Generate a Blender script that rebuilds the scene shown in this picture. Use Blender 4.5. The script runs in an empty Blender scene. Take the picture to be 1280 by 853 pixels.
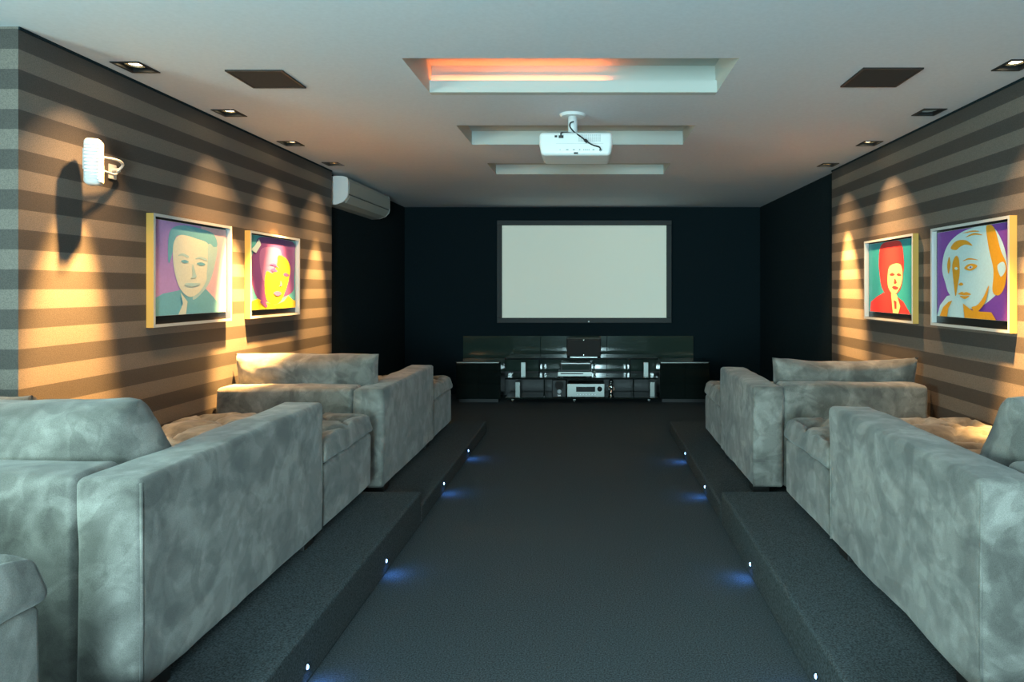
import bpy, bmesh, math, random
from mathutils import Vector, Matrix, noise
random.seed(7)
S = bpy.context.scene
COL = S.collection
R = math.radians

# ------------------------------------------------------------------ camera
# x to the right, y towards the screen wall, z up; aisle carpet is z = 0
CAM_Z = 1.36
cam = bpy.data.cameras.new('camera')
cam.sensor_width = 36.0
cam.lens = 840.0 / 1280.0 * 36.0
cam.shift_x = -96.0 / 1280.0
cam.shift_y = -65.5 / 1280.0
cam.clip_start = 0.05
cam_o = bpy.data.objects.new('camera', cam)
cam_o.location = (0, 0, CAM_Z)
cam_o.rotation_euler = (R(90), 0, 0)
COL.objects.link(cam_o)
S.camera = cam_o

# ------------------------------------------------------------------ world, daylight door, exposure
world = bpy.data.worlds.new('world')
S.world = world
world.use_nodes = True
world.node_tree.nodes['Background'].inputs[0].default_value = (0.45, 0.62, 0.70, 1)
world.node_tree.nodes['Background'].inputs[1].default_value = 0.25

WINDOW_W = 150.0   # daylight through the side window of the wider rear part, left of the camera
DOOR_W = 330.0      # daylight through the open doorway behind the camera
WARM_CORE = 2700.0   # wall washers: narrow core
WARM_MID = 110.0     # wall washers: soft middle
WARM_ARC = 17.0      # wall washers: wide faint cone that draws the arches
LED_W = 0.045
vs = S.view_settings
S.display_settings.display_device = 'sRGB'
vs.view_transform = 'Standard'
vs.look = 'None'
vs.gamma = 1.0
vs.use_curve_mapping = False
vs.exposure = 0.0


def lamp(name, kind, loc, energy, color, parent=None, **kw):
    d = bpy.data.lights.new(name, kind)
    d.energy = energy
    d.color = color
    rot = kw.pop('rot', None)
    for k, v in kw.items():
        setattr(d, k, v)
    o = bpy.data.objects.new(name, d)
    COL.objects.link(o)
    if parent:
        o.parent = parent
    o.location = loc
    if rot:
        o.rotation_euler = rot
    return o


lamp('doorway_daylight', 'AREA', (-0.10, -2.52, 1.25), DOOR_W, (0.58, 0.92, 0.98),
     rot=(R(108), 0, 0), shape='RECTANGLE', size=0.9, size_y=1.3)
lamp('window_daylight', 'AREA', (-3.33, 0.2, 1.5), WINDOW_W, (0.60, 0.97, 0.88),
     rot=(R(90), 0, R(-90)), shape='RECTANGLE', size=1.5, size_y=0.9)

# ------------------------------------------------------------------ materials
MATS = {}


def mat(name, color=(0.5, 0.5, 0.5), rough=0.6, metal=0.0, emit=None, estr=0.0, spec=0.5, grain=0.0, gscale=200.0,
        bump=0.0, coat=0.0):
    m = bpy.data.materials.new(name)
    m.use_nodes = True
    nt = m.node_tree
    b = nt.nodes['Principled BSDF']
    b.inputs['Base Color'].default_value = (*color, 1)
    b.inputs['Roughness'].default_value = rough
    b.inputs['Metallic'].default_value = metal
    b.inputs['Specular IOR Level'].default_value = spec
    b.inputs['Coat Weight'].default_value = coat
    if emit:
        b.inputs['Emission Color'].default_value = (*emit, 1)
        b.inputs['Emission Strength'].default_value = estr
    if grain > 0 or bump > 0:
        tc = nt.nodes.new('ShaderNodeTexCoord')
        n = nt.nodes.new('ShaderNodeTexNoise')
        n.inputs['Scale'].default_value = gscale
        n.inputs['Detail'].default_value = 3
        nt.links.new(tc.outputs['Object'], n.inputs['Vector'])
        if grain > 0:
            r = nt.nodes.new('ShaderNodeMapRange')
            r.inputs[1].default_value = 0.3
            r.inputs[2].default_value = 0.7
            r.inputs[3].default_value = 1 - grain
            r.inputs[4].default_value = 1 + grain
            nt.links.new(n.outputs['Fac'], r.inputs[0])
            mx = nt.nodes.new('ShaderNodeMix')
            mx.data_type = 'RGBA'
            mx.blend_type = 'MULTIPLY'
            mx.inputs[0].default_value = 1
            mx.inputs[6].default_value = (*color, 1)
            nt.links.new(r.outputs[0], mx.inputs[7])
            nt.links.new(mx.outputs[2], b.inputs['Base Color'])
        if bump > 0:
            bp = nt.nodes.new('ShaderNodeBump')
            bp.inputs['Strength'].default_value = bump
            bp.inputs['Distance'].default_value = 0.01
            nt.links.new(n.outputs['Fac'], bp.inputs['Height'])
            nt.links.new(bp.outputs['Normal'], b.inputs['Normal'])
    MATS[name] = m
    return m


def suede():
    m = bpy.data.materials.new('grey_suede')
    m.use_nodes = True
    nt = m.node_tree
    L = nt.links.new
    b = nt.nodes['Principled BSDF']
    tc = nt.nodes.new('ShaderNodeTexCoord')
    oi = nt.nodes.new('ShaderNodeObjectInfo')
    add = nt.nodes.new('ShaderNodeVectorMath')
    add.operation = 'ADD'
    sc = nt.nodes.new('ShaderNodeVectorMath')
    sc.operation = 'SCALE'
    sc.inputs[3].default_value = 0.37
    L(oi.outputs['Location'], sc.inputs[0])
    L(tc.outputs['Object'], add.inputs[0])
    L(sc.outputs[0], add.inputs[1])

    def nz(scale, detail, dist, rough=0.5):
        n = nt.nodes.new('ShaderNodeTexNoise')
        n.inputs['Scale'].default_value = scale
        n.inputs['Detail'].default_value = detail
        n.inputs['Distortion'].default_value = dist
        n.inputs['Roughness'].default_value = rough
        L(add.outputs[0], n.inputs['Vector'])
        return n
    n1 = nz(3.4, 3.0, 0.9)
    n2 = nz(11.0, 2.0, 0.8)
    n3 = nz(420.0, 2.0, 0.0)
    n4 = nz(5.2, 1.5, 1.3)
    r4 = nt.nodes.new('ShaderNodeValToRGB')
    r4.color_ramp.elements[0].position = 0.470
    r4.color_ramp.elements[0].color = (0.84, 0.84, 0.84, 1)
    r4.color_ramp.elements[1].position = 0.515
    r4.color_ramp.elements[1].color = (1.06, 1.06, 1.06, 1)
    L(n4.outputs['Fac'], r4.inputs[0])
    r1 = nt.nodes.new('ShaderNodeValToRGB')       # brushed nap: patches with fairly crisp limits
    r1.color_ramp.elements[0].position = 0.42
    r1.color_ramp.elements[0].color = (0.66, 0.66, 0.66, 1)
    r1.color_ramp.elements[1].position = 0.57
    r1.color_ramp.elements[1].color = (1.12, 1.12, 1.12, 1)
    L(n1.outputs['Fac'], r1.inputs[0])
    r2 = nt.nodes.new('ShaderNodeValToRGB')
    r2.color_ramp.elements[0].position = 0.42
    r2.color_ramp.elements[0].color = (0.80, 0.80, 0.80, 1)
    r2.color_ramp.elements[1].position = 0.60
    r2.color_ramp.elements[1].color = (1.1, 1.1, 1.1, 1)
    L(n2.outputs['Fac'], r2.inputs[0])
    r3 = nt.nodes.new('ShaderNodeMapRange')
    r3.inputs[1].default_value = 0.3
    r3.inputs[2].default_value = 0.7
    r3.inputs[3].default_value = 0.8
    r3.inputs[4].default_value = 1.2
    L(n3.outputs['Fac'], r3.inputs[0])

    def mul(a, c):
        x = nt.nodes.new('ShaderNodeMix')
        x.data_type = 'RGBA'
        x.blend_type = 'MULTIPLY'
        x.inputs[0].default_value = 1
        if isinstance(a, tuple):
            x.inputs[6].default_value = a
        else:
            L(a, x.inputs[6])
        L(c, x.inputs[7])
        return x.outputs[2]
    c = mul((0.222, 0.212, 0.192, 1), r1.outputs[0])
    c = mul(c, r2.outputs[0])
    c = mul(c, r4.outputs[0])
    c = mul(c, r3.outputs[0])
    L(c, b.inputs['Base Color'])
    b.inputs['Roughness'].default_value = 0.9
    b.inputs['Specular IOR Level'].default_value = 0.15
    b.inputs['Sheen Weight'].default_value = 0.25
    b.inputs['Sheen Roughness'].default_value = 0.5
    bp = nt.nodes.new('ShaderNodeBump')
    bp.inputs['Strength'].default_value = 0.25
    bp.inputs['Distance'].default_value = 0.004
    L(n2.outputs['Fac'], bp.inputs['Height'])
    L(bp.outputs['Normal'], b.inputs['Normal'])
    MATS['suede'] = m


def wallpaper():
    m = bpy.data.materials.new('striped_wallpaper')
    m.use_nodes = True
    nt = m.node_tree
    L = nt.links.new
    b = nt.nodes['Principled BSDF']
    g = nt.nodes.new('ShaderNodeNewGeometry')
    sx = nt.nodes.new('ShaderNodeSeparateXYZ')
    L(g.outputs['Position'], sx.inputs[0])

    def math_(op, a, bb=None):
        x = nt.nodes.new('ShaderNodeMath')
        x.operation = op
        if isinstance(a, (int, float)):
            x.inputs[0].default_value = a
        else:
            L(a, x.inputs[0])
        if bb is not None:
            if isinstance(bb, (int, float)):
                x.inputs[1].default_value = bb
            else:
                L(bb, x.inputs[1])
        return x.outputs[0]
    t = math_('SUBTRACT', sx.outputs['Z'], 1.357 - 0.0803 * 40)
    t = math_('DIVIDE', t, 0.1606)
    t = math_('FRACT', t)
    dark = math_('LESS_THAN', t, 0.5)
    n = nt.nodes.new('ShaderNodeTexNoise')
    n.inputs['Scale'].default_value = 260
    n.inputs['Detail'].default_value = 3
    L(g.outputs['Position'], n.inputs['Vector'])
    mx = nt.nodes.new('ShaderNodeMix')
    mx.data_type = 'RGBA'
    L(dark, mx.inputs[0])
    mx.inputs[6].default_value = (0.150, 0.128, 0.112, 1)
    mx.inputs[7].default_value = (0.062, 0.054, 0.050, 1)
    r = nt.nodes.new('ShaderNodeMapRange')
    r.inputs[1].default_value = 0.3
    r.inputs[2].default_value = 0.7
    r.inputs[3].default_value = 0.75
    r.inputs[4].default_value = 1.25
    L(n.outputs['Fac'], r.inputs[0])
    m2 = nt.nodes.new('ShaderNodeMix')
    m2.data_type = 'RGBA'
    m2.blend_type = 'MULTIPLY'
    m2.inputs[0].default_value = 1
    L(mx.outputs[2], m2.inputs[6])
    L(r.outputs[0], m2.inputs[7])
    L(m2.outputs[2], b.inputs['Base Color'])
    b.inputs['Roughness'].default_value = 0.62
    b.inputs['Specular IOR Level'].default_value = 0.3
    bp = nt.nodes.new('ShaderNodeBump')
    bp.inputs['Strength'].default_value = 0.15
    bp.inputs['Distance'].default_value = 0.003
    L(n.outputs['Fac'], bp.inputs['Height'])
    L(bp.outputs['Normal'], b.inputs['Normal'])
    MATS['wallpaper'] = m


suede()
wallpaper()
mat('ceiling_paint', (0.67, 0.70, 0.76), 0.85, spec=0.2, grain=0.03, gscale=60)
mat('cove_paint', (0.52, 0.54, 0.52), 0.8, spec=0.2)
mat('carpet', (0.068, 0.080, 0.086), 0.98, spec=0.05, grain=0.55, gscale=170, bump=0.15)
mat('platform_carpet', (0.066, 0.078, 0.083), 0.98, spec=0.05, grain=0.55, gscale=170, bump=0.15)
mat('black_wall', (0.007, 0.016, 0.021), 0.9, spec=0.15, grain=0.4, gscale=120)
mat('plain_wall', (0.30, 0.31, 0.31), 0.9, spec=0.2)
mat('black_plastic', (0.012, 0.012, 0.013), 0.45)
mat('black_mesh', (0.028, 0.028, 0.028), 0.85, grain=0.5, gscale=500)
mat('black_foot', (0.010, 0.009, 0.009), 0.6)
mat('white_plastic', (0.80, 0.81, 0.82), 0.35)
mat('white_metal', (0.72, 0.74, 0.76), 0.4)
mat('ac_plastic', (0.42, 0.45, 0.43), 0.4)
mat('ac_dark', (0.10, 0.11, 0.11), 0.5)
mat('grey_print', (0.28, 0.29, 0.30), 0.5)
mat('vent_grey', (0.55, 0.57, 0.58), 0.5)
mat('chrome', (0.80, 0.82, 0.82), 0.12, 1.0)
mat('brushed_silver', (0.40, 0.42, 0.40), 0.32, 0.85)
mat('black_gloss', (0.006, 0.010, 0.009), 0.10, spec=0.5, coat=0.3)
mat('green_glass_black', (0.030, 0.050, 0.040), 0.10, spec=0.5, coat=0.3)
mat('dark_display', (0.015, 0.018, 0.020), 0.2)
mat('screen_cloth', (0.80, 0.84, 0.78), 0.6, spec=0.25, emit=(0.66, 0.78, 0.62), estr=0.29)  # faint emission stands in for light thrown onto the cloth
mat('screen_frame', (0.016, 0.020, 0.022), 0.55)
mat('frame_face', (0.74, 0.74, 0.72), 0.28, 0.35)
mat('frame_wood', (0.62, 0.36, 0.085), 0.42)
mat('frame_black', (0.010, 0.008, 0.007), 0.5)
mat('lamp_glow', (1, 0.9, 0.7), 0.5, emit=(1.0, 0.80, 0.48), estr=9.0)
mat('lamp_off', (0.45, 0.50, 0.48), 0.25, 0.4)
mat('lamp_reflector', (0.85, 0.75, 0.55), 0.18, 0.9)
mat('led_glow', (0.5, 0.7, 1.0), 0.5, emit=(0.22, 0.50, 1.0), estr=9.0)
mat('cove_glow', (1, 0.5, 0.2), 0.5, emit=(1.0, 0.20, 0.045), estr=34.0)
# printed inks of the four pictures
for k, c in {'violet': (0.58, 0.34, 0.68), 'pink': (0.88, 0.58, 0.62), 'teal': (0.20, 0.50, 0.58), 'sea': (0.50, 0.70, 0.66),
             'cream': (0.80, 0.80, 0.64), 'plum': (0.22, 0.07, 0.27), 'mauve': (0.36, 0.15, 0.38), 'yellow': (0.90, 0.62, 0.03),
             'aqua': (0.10, 0.44, 0.50), 'red': (0.78, 0.045, 0.045), 'butter': (0.88, 0.68, 0.28), 'purple': (0.20, 0.06, 0.36),
             'sky': (0.55, 0.74, 0.78), 'orange': (0.80, 0.34, 0.02), 'deepteal': (0.03, 0.33, 0.38)}.items():
    mat('ink_' + k, c, 0.45, spec=0.3, grain=0.04, gscale=90)


# ------------------------------------------------------------------ mesh helpers
def link(name, bm, m, parent=None, smooth=False, loc=None):
    me = bpy.data.meshes.new(name)
    bm.normal_update()
    bm.to_mesh(me)
    bm.free()
    for x in (m if isinstance(m, (list, tuple)) else [m]):
        me.materials.append(MATS[x])
    if smooth:
        for p in me.polygons:
            p.use_smooth = True
    o = bpy.data.objects.new(name, me)
    COL.objects.link(o)
    if parent:
        o.parent = parent
    if loc is not None:
        o.location = loc
    return o


def tag(o, label=None, cat=None, group=None, kind=None):
    if label:
        o['label'] = label
    if cat:
        o['category'] = cat
    if group:
        o['group'] = group
    if kind:
        o['kind'] = kind
    return o


def thing(name, label, cat, loc, group=None, rz=0.0):
    o = bpy.data.objects.new(name, None)
    o.empty_display_size = 0.1
    COL.objects.link(o)
    o.location = loc
    o.rotation_euler = (0, 0, rz)
    return tag(o, label, cat, group)


def B():
    return bmesh.new()


def box(bm, lo, hi, bev=0.0, seg=2, mi=0):
    lo, hi = Vector(lo), Vector(hi)
    r = bmesh.ops.create_cube(bm, size=1.0)
    c, s = (lo + hi) / 2, hi - lo
    for v in r['verts']:
        v.co = Vector((v.co.x * s.x, v.co.y * s.y, v.co.z * s.z)) + c
    fs = {f for v in r['verts'] for f in v.link_faces}
    for f in fs:
        f.material_index = mi
    if bev > 0:
        es = {e for v in r['verts'] for e in v.link_edges}
        bmesh.ops.bevel(bm, geom=list(es), offset=bev, segments=seg, affect='EDGES', profile=0.5, clamp_overlap=True)
    return bm


def cyl(bm, p0, p1, r0, r1=None, n=20, caps=True):
    p0, p1 = Vector(p0), Vector(p1)
    d = p1 - p0
    M = Matrix.Translation((p0 + p1) / 2) @ d.to_track_quat('Z', 'Y').to_matrix().to_4x4()
    bmesh.ops.create_cone(bm, cap_ends=caps, segments=n, radius1=r0, radius2=r0 if r1 is None else r1, depth=d.length, matrix=M)
    return bm


def ball(bm, c, r, sc=(1, 1, 1), n=14):
    M = Matrix.Translation(c) @ Matrix.Diagonal((*sc, 1))
    bmesh.ops.create_uvsphere(bm, u_segments=n, v_segments=max(6, n // 2), radius=r, matrix=M)
    return bm


def tube(bm, pts, r, n=8, closed=False):
    pts = [Vector(p) for p in pts]
    rings = []
    for i, p in enumerate(pts):
        a = pts[i - 1] if (i > 0 or closed) else p
        c = pts[(i + 1) % len(pts)] if (i < len(pts) - 1 or closed) else p
        t = (c - a).normalized()
        u = t.orthogonal().normalized() if i == 0 else (rings_u - t * rings_u.dot(t)).normalized()
        rings_u = u
        w = t.cross(u)
        rings.append([bm.verts.new(p + (u * math.cos(2 * math.pi * k / n) + w * math.sin(2 * math.pi * k / n)) * r) for k in range(n)])
    m = len(rings)
    for i in range(m if closed else m - 1):
        a, b2 = rings[i], rings[(i + 1) % m]
        for k in range(n):
            bm.faces.new((a[k], a[(k + 1) % n], b2[(k + 1) % n], b2[k]))
    if not closed:
        bm.faces.new(rings[0][::-1])
        bm.faces.new(rings[-1])
    return bm


def spline(pts, k=6, closed=False):
    P = [Vector(p) for p in pts]
    n = len(P)
    out = []
    for i in range(n if closed else n - 1):
        if closed:
            a, b2, c, d = P[i - 1], P[i], P[(i + 1) % n], P[(i + 2) % n]
        else:
            a, b2, c, d = P[max(i - 1, 0)], P[i], P[i + 1], P[min(i + 2, n - 1)]
        for j in range(k):
            t = j / k
            out.append(0.5 * ((2 * b2) + (c - a) * t + (2 * a - 5 * b2 + 4 * c - d) * t * t + (3 * b2 - a - 3 * c + d) * t ** 3))
    if not closed:
        out.append(P[-1])
    return out


def soft_box(bm, lo, hi, r=0.03, step=0.07, puff=(0, 0, 0), amp=0.004, freq=3.0, seed=0, deform=None):
    """rounded upholstered block: a gridded box with rounded edges, bulging faces and slight waviness"""
    lo, hi = Vector(lo), Vector(hi)
    c, h = (lo + hi) / 2, (hi - lo) / 2
    r = min(r, *(x * 0.98 for x in h))
    ax = []
    for i in range(3):
        inner = h[i] - r
        n = max(2, int(round(2 * inner / step)))
        cor = [math.tan(t * math.pi / 4) * r for t in (1, 0.66, 0.33)]
        pts = [-inner - q for q in cor] + [-inner + 2 * inner * k / n for k in range(n + 1)] + [inner + q for q in cor[::-1]]
        ax.append(pts)
    N = [len(a) - 1 for a in ax]
    V = {}
    off = Vector((seed * 3.17, seed * 1.73, seed * 5.31))

    def vert(i, j, k):
        key = (i, j, k)
        if key in V:
            return V[key]
        p = Vector((ax[0][i], ax[1][j], ax[2][k]))
        q = Vector([max(-(h[a] - r), min(h[a] - r, p[a])) for a in range(3)])
        d = p - q
        nn = d.normalized()
        p = q + nn * r
        for a in range(3):
            if puff[a]:
                o1, o2 = [x for x in range(3) if x != a]
                w = max(0, 1 - (p[o1] / h[o1]) ** 2) * max(0, 1 - (p[o2] / h[o2]) ** 2)
                p[a] += (1 if p[a] > 0 else -1) * puff[a] * w * abs(nn[a])
        if amp:
            p += nn * amp * (noise.noise((p + c) * freq + off) + 0.5 * noise.noise((p + c) * freq * 2.7 + off))
        if deform:
            p = deform(p, h, nn)
        V[key] = bm.verts.new(p + c)
        return V[key]
    for (a, b2, f) in ((0, 1, 2), (1, 2, 0), (2, 0, 1)):
        for side in (0, N[f]):
            for i in range(N[a]):
                for j in range(N[b2]):
                    def idx(u, v):
                        t = [0, 0, 0]
                        t[a], t[b2], t[f] = u, v, side
                        return vert(*t)
                    q = (idx(i, j), idx(i + 1, j), idx(i + 1, j + 1), idx(i, j + 1))
                    bm.faces.new(q if side else q[::-1])
    return bm


# ------------------------------------------------------------------ the room
H = 1.05
CEIL = CAM_Z + H          # 2.41
XL, XR = -2.284, 2.16     # striped walls
XLB, XRB = -2.37, 2.205   # black walls of the screen end
YS = 5.97                 # striped walls end here
YB = 8.65                 # screen wall
YC = 2.69                 # left striped wall starts at this corner
XLR = -3.3                # the room is wider behind that corner
YR = -2.6                 # rear wall
ZP2, ZP1, ZP0 = 0.11, 0.19, 0.31
XPL, XPR = -0.966, 0.762

o = link('floor', box(B(), (XLR, YR, -0.06), (XRB + 0.1, YB + 0.1, 0.0)), 'carpet')
tag(o, kind='structure')


def platform(x0, x1, y0, y1, z):
    b = B()
    box(b, (x0, y0, 0.0), (x1, y1, z), bev=0.014, seg=3)
    tag(link('platform', b, 'platform_carpet', smooth=False), kind='structure')


platform(XL, XPL, 3.88, 6.35, ZP2)
platform(XPR, XR, 3.88, 6.35, ZP2)
platform(XL, XPL, 1.74, 3.88, ZP1)
platform(XPR, XR, 1.74, 3.88, ZP1)
platform(XLR, XPL, YR, 1.74, ZP0)
platform(XPR, XR, YR, 1.74, ZP0)

# ceiling with real openings for the three coves and eight downlights
REC = [(-0.852, 0.685, 3.06, 3.645, 0.16), (-0.852, 0.685, 4.32, 4.90, 0.10), (-0.852, 0.685, 5.62, 6.17, 0.09)]
DLX, DLY = 0.056, 0.066
DL_L = [(-2.145, 3.18), (-2.145, 4.01), (-2.150, 4.85), (-2.150, 5.65)]
DL_R = [(2.000, 3.15), (2.020, 3.99), (2.025, 4.85), (2.025, 5.69)]
holes = [r[:4] for r in REC] + [(x - DLX, x + DLX, y - DLY, y + DLY) for x, y in DL_L + DL_R]
xs = sorted({XLR, XRB + 0.1, *[h[0] for h in holes], *[h[1] for h in holes]})
ys = sorted({YR, YB + 0.1, *[h[2] for h in holes], *[h[3] for h in holes]})
b = B()
vv = {}


def gv(x, y):
    if (x, y) not in vv:
        vv[(x, y)] = b.verts.new((x, y, CEIL))
    return vv[(x, y)]


for i in range(len(xs) - 1):
    for j in range(len(ys) - 1):
        cx, cy = (xs[i] + xs[i + 1]) / 2, (ys[j] + ys[j + 1]) / 2
        if any(h[0] < cx < h[1] and h[2] < cy < h[3] for h in holes):
            continue
        b.faces.new((gv(xs[i], ys[j]), gv(xs[i], ys[j + 1]), gv(xs[i + 1], ys[j + 1]), gv(xs[i + 1], ys[j])))
ceiling = tag(link('ceiling', b, 'ceiling_paint'), kind='structure')
# roof slab above, so that no light leaks
tag(link('roof_slab', box(B(), (XLR - 0.1, YR - 0.1, CEIL + 0.22), (XRB + 0.2, YB + 0.2, CEIL + 0.3)), 'plain_wall'), kind='structure')

for n, (x0, x1, y0, y1, d) in enumerate(REC):
    b = B()
    t = 0.02
    box(b, (x0 - t, y0 - t, CEIL + d), (x1 + t, y1 + t, CEIL + d + t))
    box(b, (x0 - t, y0 - t, CEIL + 0.001), (x0, y1 + t, CEIL + d))
    box(b, (x1, y0 - t, CEIL + 0.001), (x1 + t, y1 + t, CEIL + d))
    box(b, (x0, y0 - t, CEIL + 0.001), (x1, y0, CEIL + d))
    box(b, (x0, y1, CEIL + 0.001), (x1, y1 + t, CEIL + d))
    rec = tag(link('ceiling_cove', b, 'cove_paint', ceiling), kind='structure')
    if n == 0:
        # ledge running round the far side; the coloured light strip lies on it
        b = B()
        box(b, (x0, y1 - 0.05, CEIL + 0.001), (x1, y1, CEIL + 0.052))
        box(b, (x0, y1 - 0.012, CEIL + 0.052), (x1, y1, CEIL + 0.105))
        box(b, (x0, y1 - 0.05, CEIL + 0.052), (x1, y1 - 0.043, CEIL + 0.066))
        link('cove_ledge', b, 'cove_paint', rec)
        b = B()
        box(b, (x0 + 0.02, y1 - 0.040, CEIL + 0.0525), (0.10, y1 - 0.026, CEIL + 0.058))
        link('light_strip', b, 'cove_glow', rec)

# walls
def wall(name, lo, hi, m):
    return tag(link(name, box(B(), lo, hi), m), kind='structure')


wall('wall_left', (XLR, YC, 0), (XL, YS, CEIL), 'wallpaper')
wall('wall_left_screen_end', (XLB - 0.1, YS, 0), (XLB, YB + 0.1, CEIL), 'black_wall')
b = B()
box(b, (XLR - 0.1, YR - 0.1, 0), (XLR, -0.6, CEIL))
box(b, (XLR - 0.1, 1.0, 0), (XLR, YC, CEIL))
box(b, (XLR - 0.1, -0.6, 0), (XLR, 1.0, 1.0))
box(b, (XLR - 0.1, -0.6, 2.0), (XLR, 1.0, CEIL))
tag(link('wall_left_rear', b, 'plain_wall'), kind='structure')
wall('wall_right', (XR, YR, 0), (XR + 0.2, YS, CEIL), 'wallpaper')
wall('wall_right_screen_end', (XRB, YS, 0), (XRB + 0.1, YB + 0.1, CEIL), 'black_wall')
wall('wall_back', (XLB, YB, 0), (XRB, YB + 0.1, CEIL), 'black_wall')
b = B()
box(b, (XLR, YR - 0.1, 0), (-0.75, YR, CEIL))
box(b, (0.55, YR - 0.1, 0), (XR + 0.2, YR, CEIL))
box(b, (-0.75, YR - 0.1, 2.12), (0.55, YR, CEIL))
tag(link('wall_rear', b, 'plain_wall'), kind='structure')
# thin shadow-gap moulding where the striped walls meet the ceiling
tag(link('trim_1', box(B(), (XL, YC, CEIL - 0.012), (XL + 0.006, YS, CEIL - 0.0005)), 'black_wall'), kind='structure')
tag(link('trim_2', box(B(), (XR - 0.006, 1.0, CEIL - 0.012), (XR, YS, CEIL - 0.0005)), 'black_wall'), kind='structure')


# ------------------------------------------------------------------ sofas
def tuft(x0, x1, y0, y1, cx, cy, zmid):
    """dimples with soft folds between them on the upper side of a seat cushion"""
    nx = max(1, round((x1 - x0) / 0.30))
    ny = max(1, round((y1 - y0) / 0.30))
    btn = [(x0 + (i + 0.5) * (x1 - x0) / nx, y0 + (j + 0.5) * (y1 - y0) / ny) for i in range(nx) for j in range(ny)]
    sx, sy = (x1 - x0) / nx, (y1 - y0) / ny

    def f(p, h, nn):
        k = 0.030 * max(0.0, min(1.0, (p.z + h.z) / (2 * h.z)))
        p.x -= math.copysign(k * min(1.0, abs(p.x) / h.x) ** 6, p.x)
        p.y -= math.copysign(k * min(1.0, abs(p.y) / h.y) ** 6, p.y)
        if p.z < 0 or nn.z < 0.3:
            return p
        X, Y = p.x + cx, p.y + cy
        d = 0.0
        for bx, by in btn:
            q = ((X - bx) ** 2 + (Y - by) ** 2)
            d += 0.055 * math.exp(-q / 0.0026) + 0.016 * math.exp(-q / 0.012)
        u = (X - x0) / sx - 0.5
        v = (Y - y0) / sy - 0.5
        wob = 0.05 * noise.noise(Vector((X * 6, Y * 6, 0.3)))
        for g in (u + v, u - v):
            w = abs((g + wob) - round(g + wob))
            d += 0.028 * math.exp(-(w / 0.06) ** 2)
        d -= 0.006 * noise.noise(Vector((X * 9, Y * 9, 1.7)))
        edge = min(1, (h.x - abs(p.x)) / 0.06) * min(1, (h.y - abs(p.y)) / 0.06)
        p.z -= d * nn.z * max(0, edge)
        return p
    return f


def sofa(label, xa, xw, y0, ya, yc, z0, arm_top, seed):
    s = 1 if xw > xa else -1            # +1: the wall is on the right
    cx, cy = (xa + xw) / 2, (y0 + yc) / 2
    root = thing('sofa', label, 'sofa', (cx, cy, z0), 'grey suede cinema sofas along the side walls')

    def part(name, x0, x1, Y0, Y1, Z0, Z1, m='suede', **kw):
        lo = (min(x0, x1) - cx, Y0 - cy, Z0 - z0)
        hi = (max(x0, x1) - cx, Y1 - cy, Z1 - z0)
        bm = soft_box(B(), lo, hi, **kw)
        return link(name, bm, m, root, smooth=True)
    zb = z0 + 0.042
    A = 0.185
    xi = xa + s * A
    part('arm', xa, xi, y0, ya, zb, z0 + arm_top, r=0.020, puff=(0.006, 0.006, 0.006), amp=0.008, freq=3.2, seed=seed, step=0.05)
    for (py, zt_) in ((y0 + 0.008, arm_top - 0.012), (ya - 0.008, arm_top - 0.012)):
        bm = tube(B(), [(xa + s * 0.006 - cx, py - cy, 0.05), (xa + s * 0.004 - cx, py - cy, 0.3), (xa + s * 0.006 - cx, py - cy, zt_)], 0.0045, 8)
        link('piping', bm, 'suede', root, smooth=True)
    part('backrest', xi + s * 0.004, xw, y0 + 0.006, y0 + 0.20, zb, z0 + arm_top + 0.006, r=0.026, puff=(0, 0.012, 0.01), amp=0.008, freq=3.0, seed=seed + 1, step=0.05)
    ym = ya + 0.004
    part('seat_base', xi + s * 0.004, xw, y0 + 0.21, ym - 0.002, zb, z0 + 0.335, r=0.02, amp=0.002, seed=seed + 2, step=0.12)
    part('footrest_base', xa + s * 0.006, xw, ym + 0.002, yc, zb, z0 + 0.345, r=0.022, puff=(0.006, 0.006, 0), amp=0.004, seed=seed + 3, step=0.07)
    # tufted cushions
    for (nm, x0, x1, Y0, Y1, sd) in (('seat_cushion', xi + s * 0.006, xw, y0 + 0.212, ym - 0.004, 4), ('footrest_cushion', xa - s * 0.012, xw, ym + 0.004, yc + 0.014, 5)):
        a0, a1 = min(x0, x1), max(x0, x1)
        dx, dy = (a0 + a1) / 2, (Y0 + Y1) / 2
        part(nm, x0, x1, Y0, Y1, z0 + 0.348, z0 + 0.462, r=0.030, puff=(0, 0, 0.020), amp=0.006, freq=5, seed=seed + sd, step=0.022,
             deform=tuft(a0, a1, Y0, Y1, dx, dy, 0))
    for (fx, fy) in ((xa + s * 0.062, y0 + 0.10), (xw - s * 0.10, y0 + 0.10), (xa + s * 0.12, yc - 0.14), (xw - s * 0.10, yc - 0.14), (xa + s * 0.075, ya - 0.10)):
        bm = box(B(), (fx - cx - 0.05, fy - cy - 0.05, 0.001), (fx - cx + 0.05, fy - cy + 0.05, 0.046), bev=0.004)
        link('foot', bm, 'black_foot', root)
    return root


sofa('grey suede sofa at the near left, largest of the left row', -1.240, -2.262, 1.863, 3.137, 3.86, ZP1, 0.640, 3)
sofa('grey suede sofa at the left front, beside the striped wall under the dark-haired picture', -1.244, -2.262, 4.066, 5.386, 6.11, ZP2, 0.640, 23)
sofa('pale grey suede sofa at the right edge of the photo, nearest on the right side', 1.080, 2.140, 1.850, 3.020, 3.72, ZP1, 0.640, 43)
sofa('grey suede sofa at the right front, below the red picture', 0.995, 2.062, 4.066, 5.080, 5.78, ZP2, 0.655, 63)
sofa('grey suede sofa in the rear row, only its footrest corner shows at lower left', -1.225, -2.262, -0.35, 0.78, 1.52, ZP0 - 0.0, 0.640, 83)


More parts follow.
